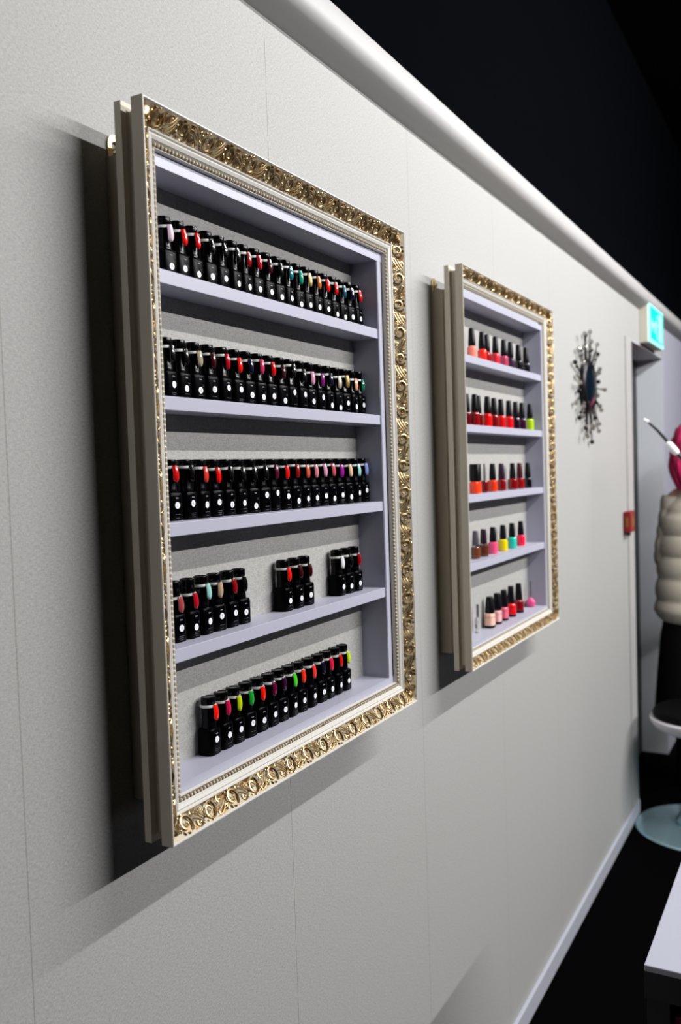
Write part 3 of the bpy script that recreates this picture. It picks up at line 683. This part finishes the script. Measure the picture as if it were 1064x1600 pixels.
# ---------------------------------------------------------------- salon stool
t = thing('salon_stool', 'round white-rimmed black stool on a glossy disc base', 'stool', (3.74, -0.262, 0))
MT['disc'] = mat('blue_tinted_chrome', (170, 205, 214), 0.22, metal=0.75); MT['seat_rim'] = mat('white_seat_rim', (215, 212, 218), 0.3); MT['seat_black'] = mat('black_leatherette', (4, 4, 5), 0.6, spec=0.1)
m = MB(); m.lathe([(0.245, 0.0), (0.25, 0.006), (0.245, 0.012), (0.18, 0.018), (0.11, 0.026), (0.09, 0.030)], 48); obj('disc_base', m, MT['disc'], t)
m = MB(); m.lathe([(0.092, 0.028), (0.094, 0.040), (0.080, 0.062), (0.050, 0.078), (0.035, 0.082)], 32); obj('base_dome', m, MT['disc'], t)
m = MB(); m.lathe([(0.028, 0.08), (0.028, 0.27), (0.018, 0.272), (0.018, 0.40)], 20); obj('gas_column', m, MT['steel'], t)
m = MB(); m.lathe([(0.03, 0.40), (0.14, 0.405), (0.172, 0.422), (0.188, 0.446), (0.188, 0.458), (0.180, 0.462), (0.03, 0.462)], 40); obj('seat_shell', m, MT['seat_rim'], t)
m = MB(); m.lathe([(0.03, 0.456), (0.174, 0.460), (0.178, 0.474), (0.170, 0.490), (0.150, 0.498), (0.02, 0.500)], 40); obj('seat_cushion', m, MT['seat_black'], t)

# ---------------------------------------------------------------- desk lamp on a floor stand, arm reaching into view
t = thing('swing_arm_lamp', 'black swing arm lamp with white joint reaching in at the right edge', 'lamp', (3.2, -0.62, 0))
MT['lamp_black'] = mat('black_lamp_metal', (16, 16, 18), 0.35); MT['lamp_white'] = mat('white_joint', (238, 238, 240), 0.4)
X_ = 0.0
LPT = dict(tip=(0.02, 0.452, 1.630), a=(0.02, 0.418, 1.597), b=(0.0, 0.376, 1.549), j=(0.0, 0.348, 1.522), e=(0.0, 0.0, 1.20))
m = MB(); m.tube([LPT['tip'], LPT['a'], LPT['b'], LPT['j']], [0.0035, 0.0048, 0.0055, 0.006], 10); obj('upper_arm', m, MT['lamp_black'], t)
m = MB(); m.tube([(0.02, 0.462, 1.636), (0.02, 0.446, 1.626)], [0.006, 0.0065], 10); obj('tip_cap', m, MT['lamp_white'], t)
m = MB(); m.tube([(-0.002, 0.384, 1.552), (-0.002, 0.376, 1.545), (-0.002, 0.356, 1.520), (-0.002, 0.348, 1.512)], [0.007, 0.0125, 0.0125, 0.008], 14); obj('joint', m, MT['lamp_white'], t)
m = MB(); m.tube([(0, 0.356, 1.520), (0, 0.2, 1.36), (0, 0.0, 1.16)], 0.008, 10); obj('lower_arm', m, MT['lamp_black'], t)
m = MB(); m.tube([(0, 0, 0.02), (0, 0, 1.17)], 0.012, 12); obj('stand', m, MT['lamp_black'], t)
m = MB(); m.lathe([(0.13, 0.0), (0.13, 0.015), (0.10, 0.024), (0.012, 0.03)], 32); obj('stand_base', m, MT['lamp_black'], t)

# ---------------------------------------------------------------- person at the right edge
def skin_chain(name, verts, edges, radii, material, parent=None, sub=2, root=0):
    me = bpy.data.meshes.new(name); me.from_pydata(verts, edges, []); me.materials.append(material)
    o = bpy.data.objects.new(name, me); COL.objects.link(o)
    if parent: o.parent = parent
    sk = o.modifiers.new('skin', 'SKIN'); sk.use_smooth_shade = True
    for i, rr in enumerate(radii):
        d_ = me.skin_vertices[0].data[i]; d_.radius = rr if isinstance(rr, tuple) else (rr, rr); d_.use_root = (i == root)
    ss = o.modifiers.new('subdiv', 'SUBSURF'); ss.levels = sub; ss.render_levels = sub
    return o
PX, PY = 4.24, -0.245
MT['skin'] = mat('skin', (222, 176, 152), 0.5); MT['puffer'] = mat('cream_puffer', (222, 214, 198), 0.5, bump=0.3, bscale=60)
MT['skirt'] = mat('black_skirt', (9, 9, 11), 0.8, spec=0.2); MT['boots'] = mat('black_boots', (12, 12, 14), 0.4)
t = thing('person', 'person with pink-red hair in cream quilted puffer jacket and long black skirt', 'person', (PX, PY, 0))
# body faces the far end of the room (+x); left hand side of the photo is the person's left
V = [(0, 0, .90), (0, 0, 1.05), (0, 0, 1.22), (0, 0, 1.33), (0.0, 0, 1.40), (0.008, 0, 1.47), (0.012, 0, 1.545), (0.008, 0, 1.60),
     (0, .085, .86), (.012, .090, .48), (0, .095, .09), (.11, .10, .03),
     (0, -.085, .86), (.012, -.090, .48), (0, -.095, .09), (.11, -.10, .03),
     (0, .15, 1.315), (-.01, .185, 1.06), (.13, .165, .93), (.19, .155, .915),
     (0, -.15, 1.315), (-.01, -.185, 1.06), (.13, -.165, .93), (.19, -.155, .915)]
E_ = [(0, 1), (1, 2), (2, 3), (3, 4), (4, 5), (5, 6), (6, 7), (0, 8), (8, 9), (9, 10), (10, 11), (0, 12), (12, 13), (13, 14), (14, 15), (3, 16), (16, 17), (17, 18), (18, 19), (3, 20), (20, 21), (21, 22), (22, 23)]
Rr = [(.13, .10), (.12, .10), (.13, .10), (.10, .08), .048, .062, .080, .062, .082, .055, .038, .032, .082, .055, .038, .032, .05, .037, .027, .026, .05, .037, .027, .026]
hx_ = []
for s_ in (1, -1):   # fingers: four per hand plus thumb, slightly curled
    w0 = 19 if s_ == 1 else 23
    for k in range(4):
        yb = s_*(.155+(.0-(1.5-k)*0.018)); L_ = [.060, .070, .066, .052][k]
        i0 = len(V); V += [(.245, yb, .908), (.245+L_*.5, yb, .898), (.245+L_*.85, yb, .872)]; Rr += [.0095, .0085, .0075]
        E_ += [(w0, i0), (i0, i0+1), (i0+1, i0+2)]
    i0 = len(V); V += [(.215, s_*.120, .905), (.245, s_*.108, .893)]; Rr += [.011, .009]; E_ += [(w0, i0), (i0, i0+1)]
skin_chain('body', V, E_, Rr, MT['skin'], t, 1)
# face features
m = MB(); m.ball((.098, 0, 1.545), .016, .012, .020, n=10)
for s_ in (1, -1): m.ball((.02, s_*.082, 1.55), .018, .010, .028, n=8)
obj('nose_and_ears', m, MT['skin'], t)
# quilted jacket: rows of soft rolls, body and sleeves
m = MB(); prof = []
N_ = 64
zs0, zs1 = 0.765, 1.375
def jr(z):
    q = (z-zs0)/(zs1-zs0)
    if q < 0.08: base = 0.205+0.02*(q/0.08)
    elif q < 0.75: base = 0.225-0.030*((q-0.08)/0.67)
    else: base = 0.195-0.105*((q-0.75)/0.25)**1.6
    return base
for i in range(N_+1):
    z = zs0+(zs1-zs0)*i/N_; qf = abs(math.sin(PI*(z-zs0)/0.098))
    prof.append((jr(z)+0.014*qf**0.6-0.006, z))
m.lathe(prof, 36, sx=0.74, sy=1.0)
obj('puffer_jacket', m, MT['puffer'], t)
m = MB(); m.lathe([(0.085, 1.365), (0.098, 1.38), (0.102, 1.405), (0.095, 1.425), (0.085, 1.43), (0.070, 1.425)], 28); obj('collar', m, MT['puffer'], t)
for s_ in (1, -1):
    m = MB(); pts = []; rad = []
    A0, A1, A2 = Vector((0, s_*.125, 1.325)), Vector((-.01, s_*.170, 1.06)), Vector((.15, s_*.165, .925))
    for i in range(41):
        q = i/40; p_ = A0.lerp(A1, q/0.6) if q < .6 else A1.lerp(A2, (q-.6)/.4)
        pts.append(p_); rad.append(0.064-0.014*q+0.006*abs(math.sin(PI*q*7))**0.6)
    m.tube(pts, rad, 14); obj('sleeve', m, MT['puffer'], t)
m = MB(); m.lathe([(0.150, 0.90), (0.185, 0.80), (0.205, 0.70), (0.222, 0.52), (0.236, 0.34), (0.230, 0.34), (0.20, 0.60), (0.14, 0.85)], 40, sx=0.78); obj('long_skirt', m, MT['skirt'], t)
for s_ in (1, -1):
    m = MB(); m.lathe([(0.052, 0.30), (0.050, 0.12), (0.048, 0.02), (0.050, 0.0)], 16, (0.0, s_*.095, 0)); m.ball((.075, s_*.098, .038), .085, .045, .038, n=12); obj('boot', m, MT['boots'], t)
# wavy hair
MT['hair'] = mat('pink_red_hair', (236, 40, 108), 0.45, var=0.45, bscale=25)
m = MB()
m.ball((-.010, 0, 1.578), .112, .138, .116, n=20)
random.seed(3)
for i in range(46):
    a = PI*0.42+ (PI*1.16)*i/45; pts = []; rad = []; L_ = random.uniform(.20, .30); ph = random.uniform(0, 6)
    for k in range(12):
        q = k/11; R_ = .100+.040*math.sin(q*PI*.9)+.008*math.sin(q*9+ph)
        pts.append((-.010+R_*math.cos(a+.06*math.sin(q*8+ph)), R_*math.sin(a+.06*math.sin(q*8+ph)), 1.63-L_*q)); rad.append(.017*(1-.6*q))
    m.tube(pts, rad, 6)
obj('hair', m, MT['hair'], t)
